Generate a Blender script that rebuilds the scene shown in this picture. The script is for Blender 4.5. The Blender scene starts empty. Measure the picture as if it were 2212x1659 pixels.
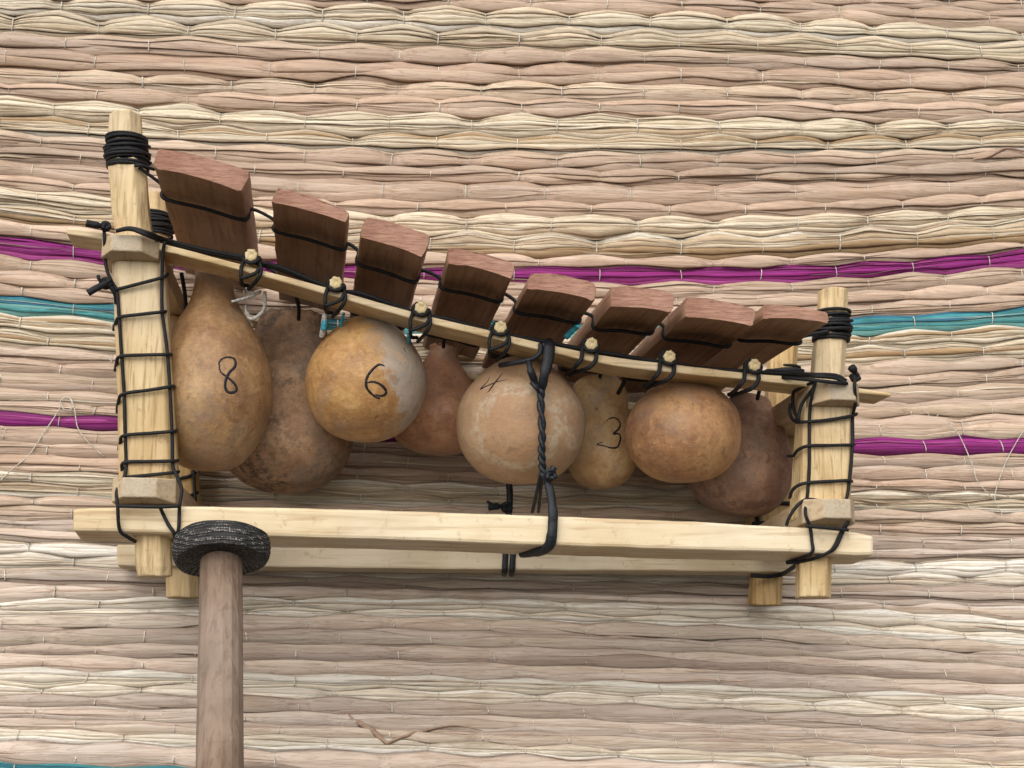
import bpy, bmesh, math, random
import numpy as np
from mathutils import Vector, Matrix
from mathutils.bvhtree import BVHTree

# ------------------------------------------------------------------ camera
scene = bpy.context.scene
col = scene.collection
F = 3200.0            # focal length in the units of a 2212 x 1659 picture
UC, VC = 1106.0, 829.5
VPX, VPY = 660.0, 1460.0          # where the wall's normal meets the picture
DC = 0.965
CAM = Vector((0.0, -DC, 1.2))
ty = (VPY - VC) / F
tx = (UC - VPX) / F
pitch = math.atan(ty)
yaw = math.atan(tx / (math.cos(pitch) + ty * math.sin(pitch)))
FW = Vector((math.sin(yaw) * math.cos(pitch), math.cos(yaw) * math.cos(pitch), math.sin(pitch)))
RT = Vector((math.cos(yaw), -math.sin(yaw), 0))
UP = RT.cross(FW)
cd = bpy.data.cameras.new("camera")
cam = bpy.data.objects.new("camera", cd)
col.objects.link(cam)
cam.matrix_world = Matrix(((RT.x, UP.x, -FW.x, CAM.x), (RT.y, UP.y, -FW.y, CAM.y), (RT.z, UP.z, -FW.z, CAM.z), (0, 0, 0, 1)))
cd.sensor_width = 36.0
cd.lens = 36.0 * F / 2212.0
cd.clip_start = 0.02
cd.clip_end = 200.0
scene.camera = cam

# ------------------------------------------------------------------ sky and sun (bright overcast, open shade)
SUN_EL, SUN_AZ = math.radians(37), math.radians(-20)      # azimuth measured from straight behind the camera, to the left
world = bpy.data.worlds.new("World")
scene.world = world
world.use_nodes = True
wn = world.node_tree
wn.nodes.clear()
wo = wn.nodes.new("ShaderNodeOutputWorld")
wb = wn.nodes.new("ShaderNodeBackground")
sk = wn.nodes.new("ShaderNodeTexSky")
sk.sky_type = 'NISHITA'
sk.sun_disc = False
sk.sun_elevation = SUN_EL
sk.sun_rotation = math.radians(180) - SUN_AZ
sk.air_density = 1.0
sk.dust_density = 4.0
sk.ozone_density = 0.6
hs = wn.nodes.new("ShaderNodeHueSaturation")
hs.inputs["Saturation"].default_value = 0.30
wb.inputs["Strength"].default_value = 0.05
wn.links.new(sk.outputs[0], hs.inputs["Color"])
wn.links.new(hs.outputs[0], wb.inputs[0])
wn.links.new(wb.outputs[0], wo.inputs[0])
sd = bpy.data.lights.new("sun", 'SUN')
sd.energy = 1.5
sd.angle = math.radians(96)
sd.color = (1.0, 0.955, 0.89)
sun = bpy.data.objects.new("sun", sd)
col.objects.link(sun)
sdir = Vector((math.sin(SUN_AZ) * math.cos(SUN_EL), -math.cos(SUN_AZ) * math.cos(SUN_EL), math.sin(SUN_EL)))   # towards the sun
sun.rotation_euler = sdir.to_track_quat('Z', 'Y').to_euler()
sun.location = (-1, -2, 4)

scene.view_settings.view_transform = 'Standard'
scene.view_settings.look = 'None'
scene.view_settings.gamma = 1.0
scene.view_settings.use_curve_mapping = False
scene.view_settings.exposure = 1.06
scene.cycles.max_bounces = 8
scene.cycles.diffuse_bounces = 3
scene.cycles.use_denoising = True

R = random.Random(7)
NR = np.random.RandomState(11)

# ------------------------------------------------------------------ helpers
def ray(u, v):
    return RT * ((u - UC) / F) + UP * (-(v - VC) / F) + FW

def P(u, v, Y):
    """the point of the plane y = Y that stands at (u, v) in the photograph"""
    d = ray(u, v)
    return CAM + d * ((Y - CAM.y) / d.y)

def px(Y):
    """metres per unit of the picture at depth Y"""
    return (Y + DC) * 1.02 / F

WO = {}       # world origin of every object

def link(o, parent, origin):
    col.objects.link(o)
    WO[o.name] = Vector(origin)
    if parent is not None:
        o.parent = parent
        o.location = Vector(origin) - WO[parent.name]
    else:
        o.location = origin
    return o

def mesh_obj(name, verts, faces, mats, parent=None, origin=None, smooth=False, mat_idx=None):
    vs = [Vector(v) for v in verts]
    if origin is None:
        c = Vector((0, 0, 0))
        for v in vs:
            c += v
        origin = c / len(vs)
    me = bpy.data.meshes.new(name)
    me.from_pydata([tuple(v - Vector(origin)) for v in vs], [], faces)
    if not isinstance(mats, (list, tuple)):
        mats = [mats]
    for m in mats:
        me.materials.append(m)
    if smooth:
        me.polygons.foreach_set("use_smooth", [True] * len(me.polygons))
    if mat_idx:
        for i, k in mat_idx.items():
            me.polygons[i].material_index = k
            me.polygons[i].use_smooth = False
    me.update()
    bm = bmesh.new(); bm.from_mesh(me)
    bmesh.ops.recalc_face_normals(bm, faces=bm.faces)
    bm.to_mesh(me); bm.free()
    o = bpy.data.objects.new(name, me)
    return link(o, parent, origin)

def empty(name, loc):
    o = bpy.data.objects.new(name, None)
    o.empty_display_size = 0.02
    return link(o, None, loc)

def tag(o, label=None, cat=None, group=None, kind=None):
    if label: o["label"] = label
    if cat: o["category"] = cat
    if group: o["group"] = group
    if kind: o["kind"] = kind
    return o

def bevel(o, w, seg=2):
    m = o.modifiers.new("bevel", 'BEVEL')
    m.width = w; m.segments = seg; m.limit_method = 'ANGLE'; m.angle_limit = math.radians(28)
    return o

def catmull(pts, n=6):
    pts = [Vector(p) for p in pts]
    if len(pts) < 3:
        return pts
    out = []
    q = [pts[0] * 2 - pts[1]] + pts + [pts[-1] * 2 - pts[-2]]
    for i in range(1, len(q) - 2):
        for k in range(n):
            t = k / n
            a, b, c, d = q[i - 1], q[i], q[i + 1], q[i + 2]
            out.append(0.5 * ((2 * b) + (c - a) * t + (2 * a - 5 * b + 4 * c - d) * t * t + (3 * b - a - 3 * c + d) * t ** 3))
    out.append(pts[-1])
    return out

def tube_data(pts, r, sides=7, flat=None, jit=0.0):
    """verts, faces of a tube along pts; r a number or a list; flat = (normal vector, factor) squashes it that way"""
    n = len(pts)
    rs = r if isinstance(r, (list, tuple)) else [r] * n
    vs, fs = [], []
    t0 = (pts[1] - pts[0]).normalized()
    ref = Vector((0, 0, 1)) if abs(t0.z) < 0.8 else Vector((1, 0, 0))
    nrm = (ref - t0 * ref.dot(t0)).normalized()
    for i in range(n):
        t = (pts[min(i + 1, n - 1)] - pts[max(i - 1, 0)])
        t = t.normalized() if t.length > 1e-9 else t0
        nrm = nrm - t * nrm.dot(t)
        nrm = nrm.normalized() if nrm.length > 1e-6 else t.orthogonal().normalized()
        b = t.cross(nrm)
        rr = rs[i] * (1 + (R.uniform(-jit, jit) if jit else 0))
        for k in range(sides):
            a = 2 * math.pi * k / sides
            off = nrm * (math.cos(a) * rr) + b * (math.sin(a) * rr)
            if flat:
                fn, ff = flat
                off = off - fn * (off.dot(fn) * (1 - ff))
            vs.append(pts[i] + off)
    for i in range(n - 1):
        for k in range(sides):
            fs.append((i * sides + k, i * sides + (k + 1) % sides, (i + 1) * sides + (k + 1) % sides, (i + 1) * sides + k))
    fs.append(tuple(range(sides))[::-1])
    fs.append(tuple((n - 1) * sides + k for k in range(sides)))
    return vs, fs

class Bag:
    """collects shapes that belong to one piece"""
    def __init__(self): self.v, self.f = [], []
    def add(self, d):
        o = len(self.v)
        self.v += d[0]; self.f += [tuple(i + o for i in f) for f in d[1]]
        return self
    def tube(self, pts, r, n=5, sides=7, flat=None, jit=0.0):
        return self.add(tube_data(catmull(pts, n), r if not isinstance(r, (list, tuple)) else r, sides, flat, jit))
    def obj(self, name, mat, parent, smooth=True):
        return mesh_obj(name, self.v, self.f, mat, parent, None, smooth)

def loft(rings, close=True):
    n = len(rings[0])
    vs = [p for r_ in rings for p in r_]
    fs = []
    for i in range(len(rings) - 1):
        for k in range(n):
            fs.append((i * n + k, i * n + (k + 1) % n, (i + 1) * n + (k + 1) % n, (i + 1) * n + k))
    if close:
        fs.append(tuple(range(n)))
        fs.append(tuple((len(rings) - 1) * n + k for k in range(n)))
    return vs, fs

# ------------------------------------------------------------------ materials
def new_mat(name):
    m = bpy.data.materials.new(name)
    m.use_nodes = True
    nt = m.node_tree
    return m, nt, nt.nodes["Principled BSDF"]

def ramp(nt, stops, fac):
    r = nt.nodes.new("ShaderNodeValToRGB")
    e = r.color_ramp.elements
    while len(e) < len(stops):
        e.new(0.5)
    for el, (p, c) in zip(e, stops):
        el.position = p
        el.color = (*c, 1)
    nt.links.new(fac, r.inputs[0])
    return r.outputs[0]

def noise(nt, scale, vec, detail=4, rough=0.55, dist=0.0):
    t = nt.nodes.new("ShaderNodeTexNoise")
    t.inputs["Scale"].default_value = scale
    t.inputs["Detail"].default_value = detail
    t.inputs["Roughness"].default_value = rough
    t.inputs["Distortion"].default_value = dist
    nt.links.new(vec, t.inputs["Vector"])
    return t.outputs["Fac"]

def objvec(nt, scale=(1, 1, 1), off=(0, 0, 0)):
    tc = nt.nodes.new("ShaderNodeTexCoord")
    mp = nt.nodes.new("ShaderNodeMapping")
    mp.inputs["Scale"].default_value = scale
    mp.inputs["Location"].default_value = off
    nt.links.new(tc.outputs["Object"], mp.inputs["Vector"])
    return mp.outputs[0]

def mixc(nt, fac, a, b, mode='MIX'):
    m = nt.nodes.new("ShaderNodeMix")
    m.data_type = 'RGBA'
    m.blend_type = mode
    if isinstance(fac, (int, float)): m.inputs[0].default_value = fac
    else: nt.links.new(fac, m.inputs[0])
    for i, x in ((6, a), (7, b)):
        if isinstance(x, tuple): m.inputs[i].default_value = (*x, 1)
        else: nt.links.new(x, m.inputs[i])
    return m.outputs[2]

def math_n(nt, op, a, b=None, c=None):
    m = nt.nodes.new("ShaderNodeMath")
    m.operation = op
    for i, x in enumerate((a, b, c)):
        if x is None: continue
        if isinstance(x, (int, float)): m.inputs[i].default_value = x
        else: nt.links.new(x, m.inputs[i])
    return m.outputs[0]

def mrange(nt, v, a, b, c=0.0, d=1.0):
    m = nt.nodes.new("ShaderNodeMapRange")
    m.interpolation_type = 'SMOOTHSTEP'
    nt.links.new(v, m.inputs[0])
    for i, x in enumerate((a, b, c, d)): m.inputs[i + 1].default_value = x
    return m.outputs[0]

def bump(nt, bsdf, h, strength, dist=0.001):
    b = nt.nodes.new("ShaderNodeBump")
    b.inputs["Strength"].default_value = strength
    b.inputs["Distance"].default_value = dist
    nt.links.new(h, b.inputs["Height"])
    nt.links.new(b.outputs[0], bsdf.inputs["Normal"])

def wood(name, light, mid, dark, stretch, spots=0.4, rough=0.6, seed=0.0, bstr=0.35):
    """sawn wood with grain along the short axis of stretch"""
    m, nt, b = new_mat(name)
    v = objvec(nt, stretch, (seed, seed * 1.7, seed * 0.6))
    g = noise(nt, 1.0, v, 6, 0.65, 0.6)
    c = ramp(nt, [(0.28, dark), (0.45, mid), (0.68, light)], g)
    v2 = objvec(nt, (1, 1, 1), (seed, 3, 1))
    big = noise(nt, 22.0, v2, 3)
    c = mixc(nt, mrange(nt, big, 0.42, 0.66, 0, spots), c, mid, 'MULTIPLY')
    fine = noise(nt, 3.0, v, 3, 0.7)
    c = mixc(nt, mrange(nt, fine, 0.62, 0.78, 0, 0.45), c, dark)
    hair = noise(nt, 2.2, objvec(nt, stretch, (seed + 7, 2, seed)), 2, 0.5)
    c = mixc(nt, mrange(nt, hair, 0.55, 0.66, 0, 0.7), c, dark)
    dirt = noise(nt, 130, v2, 4, 0.7)
    c = mixc(nt, mrange(nt, dirt, 0.56, 0.72, 0, 0.6), c, tuple(x * 0.8 for x in dark))
    vk = nt.nodes.new("ShaderNodeTexVoronoi")
    vk.inputs["Scale"].default_value = 26
    nt.links.new(objvec(nt, tuple(0.45 if q_ == min(stretch) else 1.0 for q_ in stretch), (seed * 2, seed, 1)), vk.inputs["Vector"])
    c = mixc(nt, mrange(nt, vk.outputs["Distance"], 0.05, 0.11, 0.75, 0), c, tuple(x * 0.6 for x in dark))
    wash = noise(nt, 9, v2, 3, 0.5)
    c = mixc(nt, mrange(nt, wash, 0.42, 0.66, 0, 0.35), c, tuple(0.45 * sum(light) / 3 + 0.6 * x for x in light))
    nt.links.new(c, b.inputs["Base Color"])
    b.inputs["Roughness"].default_value = rough
    b.inputs["Specular IOR Level"].default_value = 0.25
    hh_ = math_n(nt, 'ADD', g, math_n(nt, 'MULTIPLY', dirt, 0.6))
    bump(nt, b, hh_, bstr, 0.0012)
    return m

PALE = ((0.70, 0.56, 0.345), (0.60, 0.455, 0.25), (0.34, 0.22, 0.10))
M_post = wood("pale_post_wood", *PALE, (260, 260, 18), seed=1)
M_postb = wood("pale_post_wood_b", (0.64, 0.47, 0.24), (0.54, 0.38, 0.18), (0.32, 0.20, 0.08), (240, 240, 14), seed=5)
M_rail = wood("pale_rail_wood", (0.77, 0.665, 0.48), (0.70, 0.58, 0.39), (0.48, 0.34, 0.19), (9, 180, 180), seed=2, bstr=0.2)
M_rail2 = wood("pale_slat_wood", (0.74, 0.61, 0.39), (0.65, 0.50, 0.29), (0.42, 0.28, 0.13), (10, 200, 200), seed=9, bstr=0.2)
M_cross = wood("pale_block_wood", (0.54, 0.41, 0.25), (0.46, 0.33, 0.19), (0.31, 0.20, 0.10), (150, 12, 150), seed=3)
M_crossend = wood("pale_block_end_grain", (0.58, 0.50, 0.38), (0.51, 0.43, 0.32), (0.36, 0.28, 0.18), (300, 300, 300), seed=4)
M_peg = wood("peg_wood", (0.78, 0.66, 0.40), (0.66, 0.52, 0.27), (0.38, 0.27, 0.12), (420, 420, 420), seed=6)
M_key = wood("key_wood", (0.41, 0.255, 0.172), (0.34, 0.200, 0.130), (0.20, 0.108, 0.068), (190, 7, 190), seed=7, rough=0.55)
M_keyend = wood("key_end_grain", (0.46, 0.275, 0.205), (0.40, 0.228, 0.165), (0.27, 0.145, 0.10), (70, 300, 620), seed=8, rough=0.8, bstr=0.8)
M_handle = wood("mallet_handle_wood", (0.31, 0.228, 0.172), (0.255, 0.180, 0.130), (0.15, 0.092, 0.060), (210, 210, 7), seed=10, rough=0.65)

def cord_mat(name, c, rough):
    m, nt, b = new_mat(name)
    v = objvec(nt, (1, 1, 1))
    n = noise(nt, 900, v, 2)
    nt.links.new(ramp(nt, [(0.3, tuple(x * 0.6 for x in c)), (0.7, tuple(x * 1.7 for x in c))], n), b.inputs["Base Color"])
    b.inputs["Roughness"].default_value = rough
    b.inputs["Specular IOR Level"].default_value = 0.3
    bump(nt, b, n, 0.5, 0.0006)
    return m
M_cord = cord_mat("black_cord", (0.009, 0.0092, 0.0105), 0.68)
M_strap = cord_mat("black_rubber_strap", (0.012, 0.014, 0.018), 0.5)
M_white = cord_mat("white_string", (0.50, 0.49, 0.46), 0.8)
M_blue = cord_mat("blue_string", (0.05, 0.32, 0.42), 0.7)
M_thread = cord_mat("clear_thread", (0.42, 0.39, 0.34), 0.4)
M_ink = cord_mat("marker_ink", (0.010, 0.009, 0.012), 0.6)

def gourd_mat(name, light, mid, dark, seed, speck=0.5, extra=None, rough=0.44, mscale=34):
    m, nt, b = new_mat(name)
    v = objvec(nt, (1, 1, 1), (seed, seed * 2.1, -seed))
    n1 = noise(nt, mscale, v, 5, 0.6, 0.4)
    c = ramp(nt, [(0.34, dark), (0.48, mid), (0.62, light)], n1)
    n2 = noise(nt, 160, v, 4, 0.7)
    c = mixc(nt, mrange(nt, n2, 0.48, 0.70, 0, 0.7), c, dark)
    n4 = noise(nt, 420, v, 3, 0.7)
    c = mixc(nt, mrange(nt, n4, 0.42, 0.64, 0.0, 0.28), c, (1.0, 0.85, 0.66), 'SOFT_LIGHT')
    # scattered dark scabs
    vo = nt.nodes.new("ShaderNodeTexVoronoi")
    vo.inputs["Scale"].default_value = 150
    nt.links.new(v, vo.inputs["Vector"])
    gate = noise(nt, 55, v, 2)
    sp = math_n(nt, 'MULTIPLY', mrange(nt, vo.outputs["Distance"], 0.16, 0.26, 1, 0), mrange(nt, gate, 0.60, 0.70, 0, speck))
    c = mixc(nt, sp, c, (0.10, 0.055, 0.028))
    # broad weathered patches and faint streaks down the skin
    n5 = noise(nt, 24, objvec(nt, (1.6, 1.6, 0.55), (seed * 3, 1, 2)), 5, 0.62, 0.8)
    c = mixc(nt, mrange(nt, n5, 0.48, 0.64, 0, 0.55), c, tuple(x * y for x, y in zip(mid, (0.72, 0.62, 0.62))))
    n6 = noise(nt, 95, objvec(nt, (1, 1, 0.8), (seed, 5, seed)), 5, 0.75)
    c = mixc(nt, mrange(nt, n6, 0.54, 0.66, 0, 0.38), c, tuple(min(1, x * 1.12 + 0.03) for x in light))
    if extra:
        c = extra(nt, v, c)
    # scratches and worn scuffs
    sc1 = noise(nt, 1.0, objvec(nt, (38, 60, 420), (seed, 2, 4)), 3, 0.6, 1.2)
    c = mixc(nt, mrange(nt, math_n(nt, 'ABSOLUTE', math_n(nt, 'SUBTRACT', sc1, 0.56)), 0.002, 0.012, 0.30, 0), c, tuple(min(1, x * 1.25 + 0.05) for x in light))
    n7 = noise(nt, 17, v, 4, 0.6, 0.5)
    c = mixc(nt, mrange(nt, n7, 0.50, 0.62, 0, 0.45), c, tuple(0.55 * sum(mid) / 3 + 0.45 * x * 0.9 for x in mid))
    st_ = noise(nt, 46, objvec(nt, (1, 1, 1.2), (seed * 5, seed, 3)), 7, 0.72, 0.3)
    c = mixc(nt, mrange(nt, st_, 0.600, 0.622, 0, 0.42), c, tuple(x * 0.85 for x in dark))
    c = mixc(nt, mrange(nt, st_, 0.395, 0.372, 0, 0.30), c, tuple(min(1, x * 1.1 + 0.06) for x in light))
    sc2 = noise(nt, 300, v, 6, 0.8)
    c = mixc(nt, mrange(nt, sc2, 0.56, 0.68, 0, 0.55), c, tuple(x * 0.7 for x in dark))
    nt.links.new(c, b.inputs["Base Color"])
    b.inputs["Roughness"].default_value = rough
    b.inputs["Specular IOR Level"].default_value = 0.3
    h = math_n(nt, 'ADD', n2, math_n(nt, 'MULTIPLY', sp, -1.5))
    bump(nt, b, h, 0.45, 0.0014)
    return m

# ------------------------------------------------------------------ unseen dark sheet added behind the mat to stop light leaking through its gaps
M_backing, nt, b = new_mat("dark_backing")
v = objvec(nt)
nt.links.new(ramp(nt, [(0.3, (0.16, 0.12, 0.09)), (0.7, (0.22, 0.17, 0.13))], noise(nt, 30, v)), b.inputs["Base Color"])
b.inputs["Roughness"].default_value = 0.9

def mat_y(z):
    """how far the mat swings out: it hangs flat and flares towards the viewer at its foot"""
    t = min(1.0, max(0.0, (1.415 - z) / 0.115))
    y = -0.033 * t * t * (3 - 2 * t)          # the frame's feet press it back no further than this
    zz = 1.262 - z
    return y - (0.75 * zz * zz / (zz + 0.06) if zz > 0 else 0.0)

def PM(u, v):
    """the point of the mat's face at (u, v)"""
    y = 0.0
    for _ in range(12):
        p = P(u, v, y)
        y = mat_y(p.z)
    return P(u, v, y)

def billow(x, z):
    return 0.0030 * np.sin(6.0 * x + 9.0 * z + 1.0) + 0.0016 * np.sin(15.0 * x - 11.0 * z)

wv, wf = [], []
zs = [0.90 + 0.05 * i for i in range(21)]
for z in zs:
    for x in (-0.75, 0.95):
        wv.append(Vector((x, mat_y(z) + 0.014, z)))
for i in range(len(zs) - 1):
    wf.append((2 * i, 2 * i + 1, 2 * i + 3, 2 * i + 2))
tag(mesh_obj("backing_sheet", wv, wf, M_backing), kind="structure")

# ------------------------------------------------------------------ the woven mat
def reed_mat(name, rough, spec, streak):
    m, nt, b = new_mat(name)
    at = nt.nodes.new("ShaderNodeAttribute")
    at.attribute_name = "reed_colour"
    v = objvec(nt, (14, 900, 900))
    n = noise(nt, 1.0, v, 4, 0.6)
    c = mixc(nt, mrange(nt, n, 0.38, 0.68, 0, streak), at.outputs["Color"], (0.66, 0.57, 0.48), 'MULTIPLY')
    v2 = objvec(nt, (30, 60, 60))
    n2 = noise(nt, 1.0, v2, 4, 0.6)
    c = mixc(nt, mrange(nt, n2, 0.50, 0.78, 0, 0.38), c, (0.76, 0.67, 0.59), 'MULTIPLY')
    fb = noise(nt, 1.0, objvec(nt, (9, 300, 300), (1, 5, 9)), 2, 0.5)
    c = mixc(nt, mrange(nt, fb, 0.36, 0.50, 0.34, 0), c, (0.66, 0.58, 0.50), 'MULTIPLY')
    cr = noise(nt, 1.0, objvec(nt, (16, 420, 420), (3, 1, 2)), 3, 0.55, 0.3)
    crd = math_n(nt, 'ABSOLUTE', math_n(nt, 'SUBTRACT', cr, 0.5))
    cf = mrange(nt, crd, 0.006, 0.030, 1, 0)
    c = mixc(nt, math_n(nt, 'MULTIPLY', cf, 0.27), c, (0.40, 0.29, 0.20), 'MULTIPLY')
    nt.links.new(c, b.inputs["Base Color"])
    b.inputs["Roughness"].default_value = rough
    b.inputs["Specular IOR Level"].default_value = spec
    bump(nt, b, math_n(nt, 'SUBTRACT', n, math_n(nt, 'MULTIPLY', cf, 0.5)), 0.45, 0.0008)
    return m
M_reed = reed_mat("dry_reed", 0.55, 0.25, 0.42)
M_stitch = cord_mat("white_stitch_thread", (0.50, 0.47, 0.42), 0.6)

ROWS = [  # type, top edge at the left, middle and right of the picture (zoomed strip units)
 ('P',-500,-420,-385),('P',-410,-330,-300),('W',-320,-240,-205),('P',-215,-140,-110),('P',-125,-40,-30),('P',-95+10,0,65),
 ('W',-10,75,180),('W',90,205,275),('P',222,320,390),('P',322,423,468),('P',442,533,583),('P',538,640,658),('W',635,738,772),('W',748,868,853),
 ('P',848,967,950),('P',945,1073,1033),('P',1028,1152,1133),('P',1122,1280,1235),('W',1208,1368,1325),('W',1313,1485,1413),('P',1413,1615,1550),
 ('M',1512,1688,1610),('P',1630,1785,1705),('P',1723,1860,1798),('P',1808,1940,1878),('T',1884,2020,1965),('W',1985,2120,2068),('W',2096,2215,2165),
 ('P',2187,2305,2255),('P',2273,2385,2340),('P',2360,2460,2433),('P',2462,2540,2512),('P',2535,2625,2625),('M',2593,2720,2765),('P',2690,2810,2863),
 ('P',2788,2890,2935),('P',2866,2970,3030),('W',2968,3050,3093),('W',3042,3120,3155),('P',3127,3190,3215),('P',3188,3260,3295),('P',3273,3340,3372),
 ('P',3338,3420,3452),('W',3402,3510,3518),('W',3486,3590,3606),('P',3571,3650,3681),('P',3664,3710,3786),('W',3778,3771,3876),('W',3830,3841,3968),
 ('P',3876,3896,4040),('P',3956,3981,4110),('P',4051,4071,4186),('P',4116,4171,4286),('W',4206,4266,4366),('W',4300,4343,4446),('P',4366,4418,4526),
 ('P',4441,4506,4616),('P',4516,4596,4696),('W',4586,4671,4776),('P',4665,4756,4860),('T',4786,4900,5010),('P',4880,4990,5100),('P',4970,5080,5190),
 ('W',5060,5170,5280),('W',5150,5260,5370),('P',5240,5350,5460),('P',5330,5440,5550)]
STITCH = 0.0572
XS = np.linspace(-0.62, 0.80, 340)

def sn(seed, xs, freq, octaves=2):
    rs = np.random.RandomState(seed)
    out = np.zeros_like(xs)
    amp = 1.0
    for o in range(octaves):
        n = int((xs[-1] - xs[0]) * freq * (2 ** o)) + 4
        k = rs.uniform(-1, 1, n)
        out += amp * np.interp((xs - xs[0]) * freq * (2 ** o), np.arange(n), k)
        amp *= 0.5
    w = np.array([0.25, 0.5, 0.25])
    out = np.convolve(np.pad(out, 1, mode='edge'), w, mode='valid')
    return out

def edge_curve(L, C, Rr):
    pts = [PM(90, L * 0.34385), PM(1106, C * 0.34385), PM(2122, Rr * 0.34385)]
    x = [p.x for p in pts]; z = [p.z for p in pts]
    cf = np.polyfit(x, z, 2)
    xc = np.clip(XS, x[0] - 0.10, x[2] + 0.10)
    base = np.polyval(cf, xc)
    sl = np.polyval(np.polyder(cf), xc)
    return base + sl * (XS - xc)

edges = [edge_curve(*r_[1:]) for r_ in ROWS]
edges.append(edges[-1] - 0.025)
PAL = {
 'P': [(0.53,0.405,0.315),(0.50,0.375,0.29),(0.56,0.435,0.345),(0.51,0.395,0.315),(0.55,0.435,0.335),(0.44,0.325,0.25),(0.58,0.465,0.375),(0.53,0.42,0.32),(0.47,0.36,0.28)],
 'W': [(0.67,0.595,0.465),(0.62,0.535,0.41),(0.71,0.655,0.55),(0.60,0.53,0.40),(0.65,0.565,0.435),(0.76,0.72,0.635),(0.53,0.43,0.305)],
 'M': [(0.23,0.018,0.155),(0.31,0.035,0.215),(0.14,0.010,0.095),(0.38,0.075,0.28),(0.27,0.022,0.20)],
 'T': [(0.045,0.24,0.28),(0.08,0.32,0.35),(0.022,0.14,0.19),(0.17,0.40,0.39),(0.04,0.18,0.29)],
}
def smooth_cusp(ph):
    """1 on a stitch, 0 half way between: pointed at the stitch"""
    d = np.abs(((ph + 0.5) % 1.0) - 0.5) * 2      # 0 on the stitch, 1 half way
    return (1 - d) ** 1.35

mat = empty("woven_mat", (0.05, 0.0, 0.95))
tag(mat, "woven reed mat of pink and cream bundles with magenta and teal bands, hanging as backdrop", "mat")

stitch_bag = Bag()
phase = []
for i in range(len(ROWS)):
    phase.append((0.5 if i % 2 else 0.0) + R.uniform(-0.06, 0.06) + 0.012 * i)

AMP = {'W': 0.18, 'P': 0.105, 'M': 0.13, 'T': 0.13}
PH, PIN = [], []
for i in range(len(ROWS)):
    phw = XS / STITCH + phase[i] + 0.09 * sn(1000 + i, XS, 9)
    PH.append(np.maximum.accumulate(phw))
    str_ = np.clip(0.95 + 0.40 * sn(1500 + i, XS, 17), 0.35, 1.5)       # some stitches pull harder than others
    PIN.append(smooth_cusp(phw) * str_)
BND = []
for i in range(len(ROWS) + 1):
    a_, b_ = max(i - 1, 0), min(i, len(ROWS) - 1)
    hh = (edges[a_] - edges[a_ + 1] + edges[b_] - edges[b_ + 1]) / 2
    A_ = 0.5 * (AMP[ROWS[a_][0]] + AMP[ROWS[b_][0]])
    BND.append(edges[i] + hh * A_ * (PIN[a_] - PIN[b_]) * (1 if a_ != b_ else 0) + 0.0008 * sn(2000 + i, XS, 15))
def row_bounds(i):
    return BND[i], BND[i + 1], np.clip(PIN[i], 0, 1), PH[i]

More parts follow.
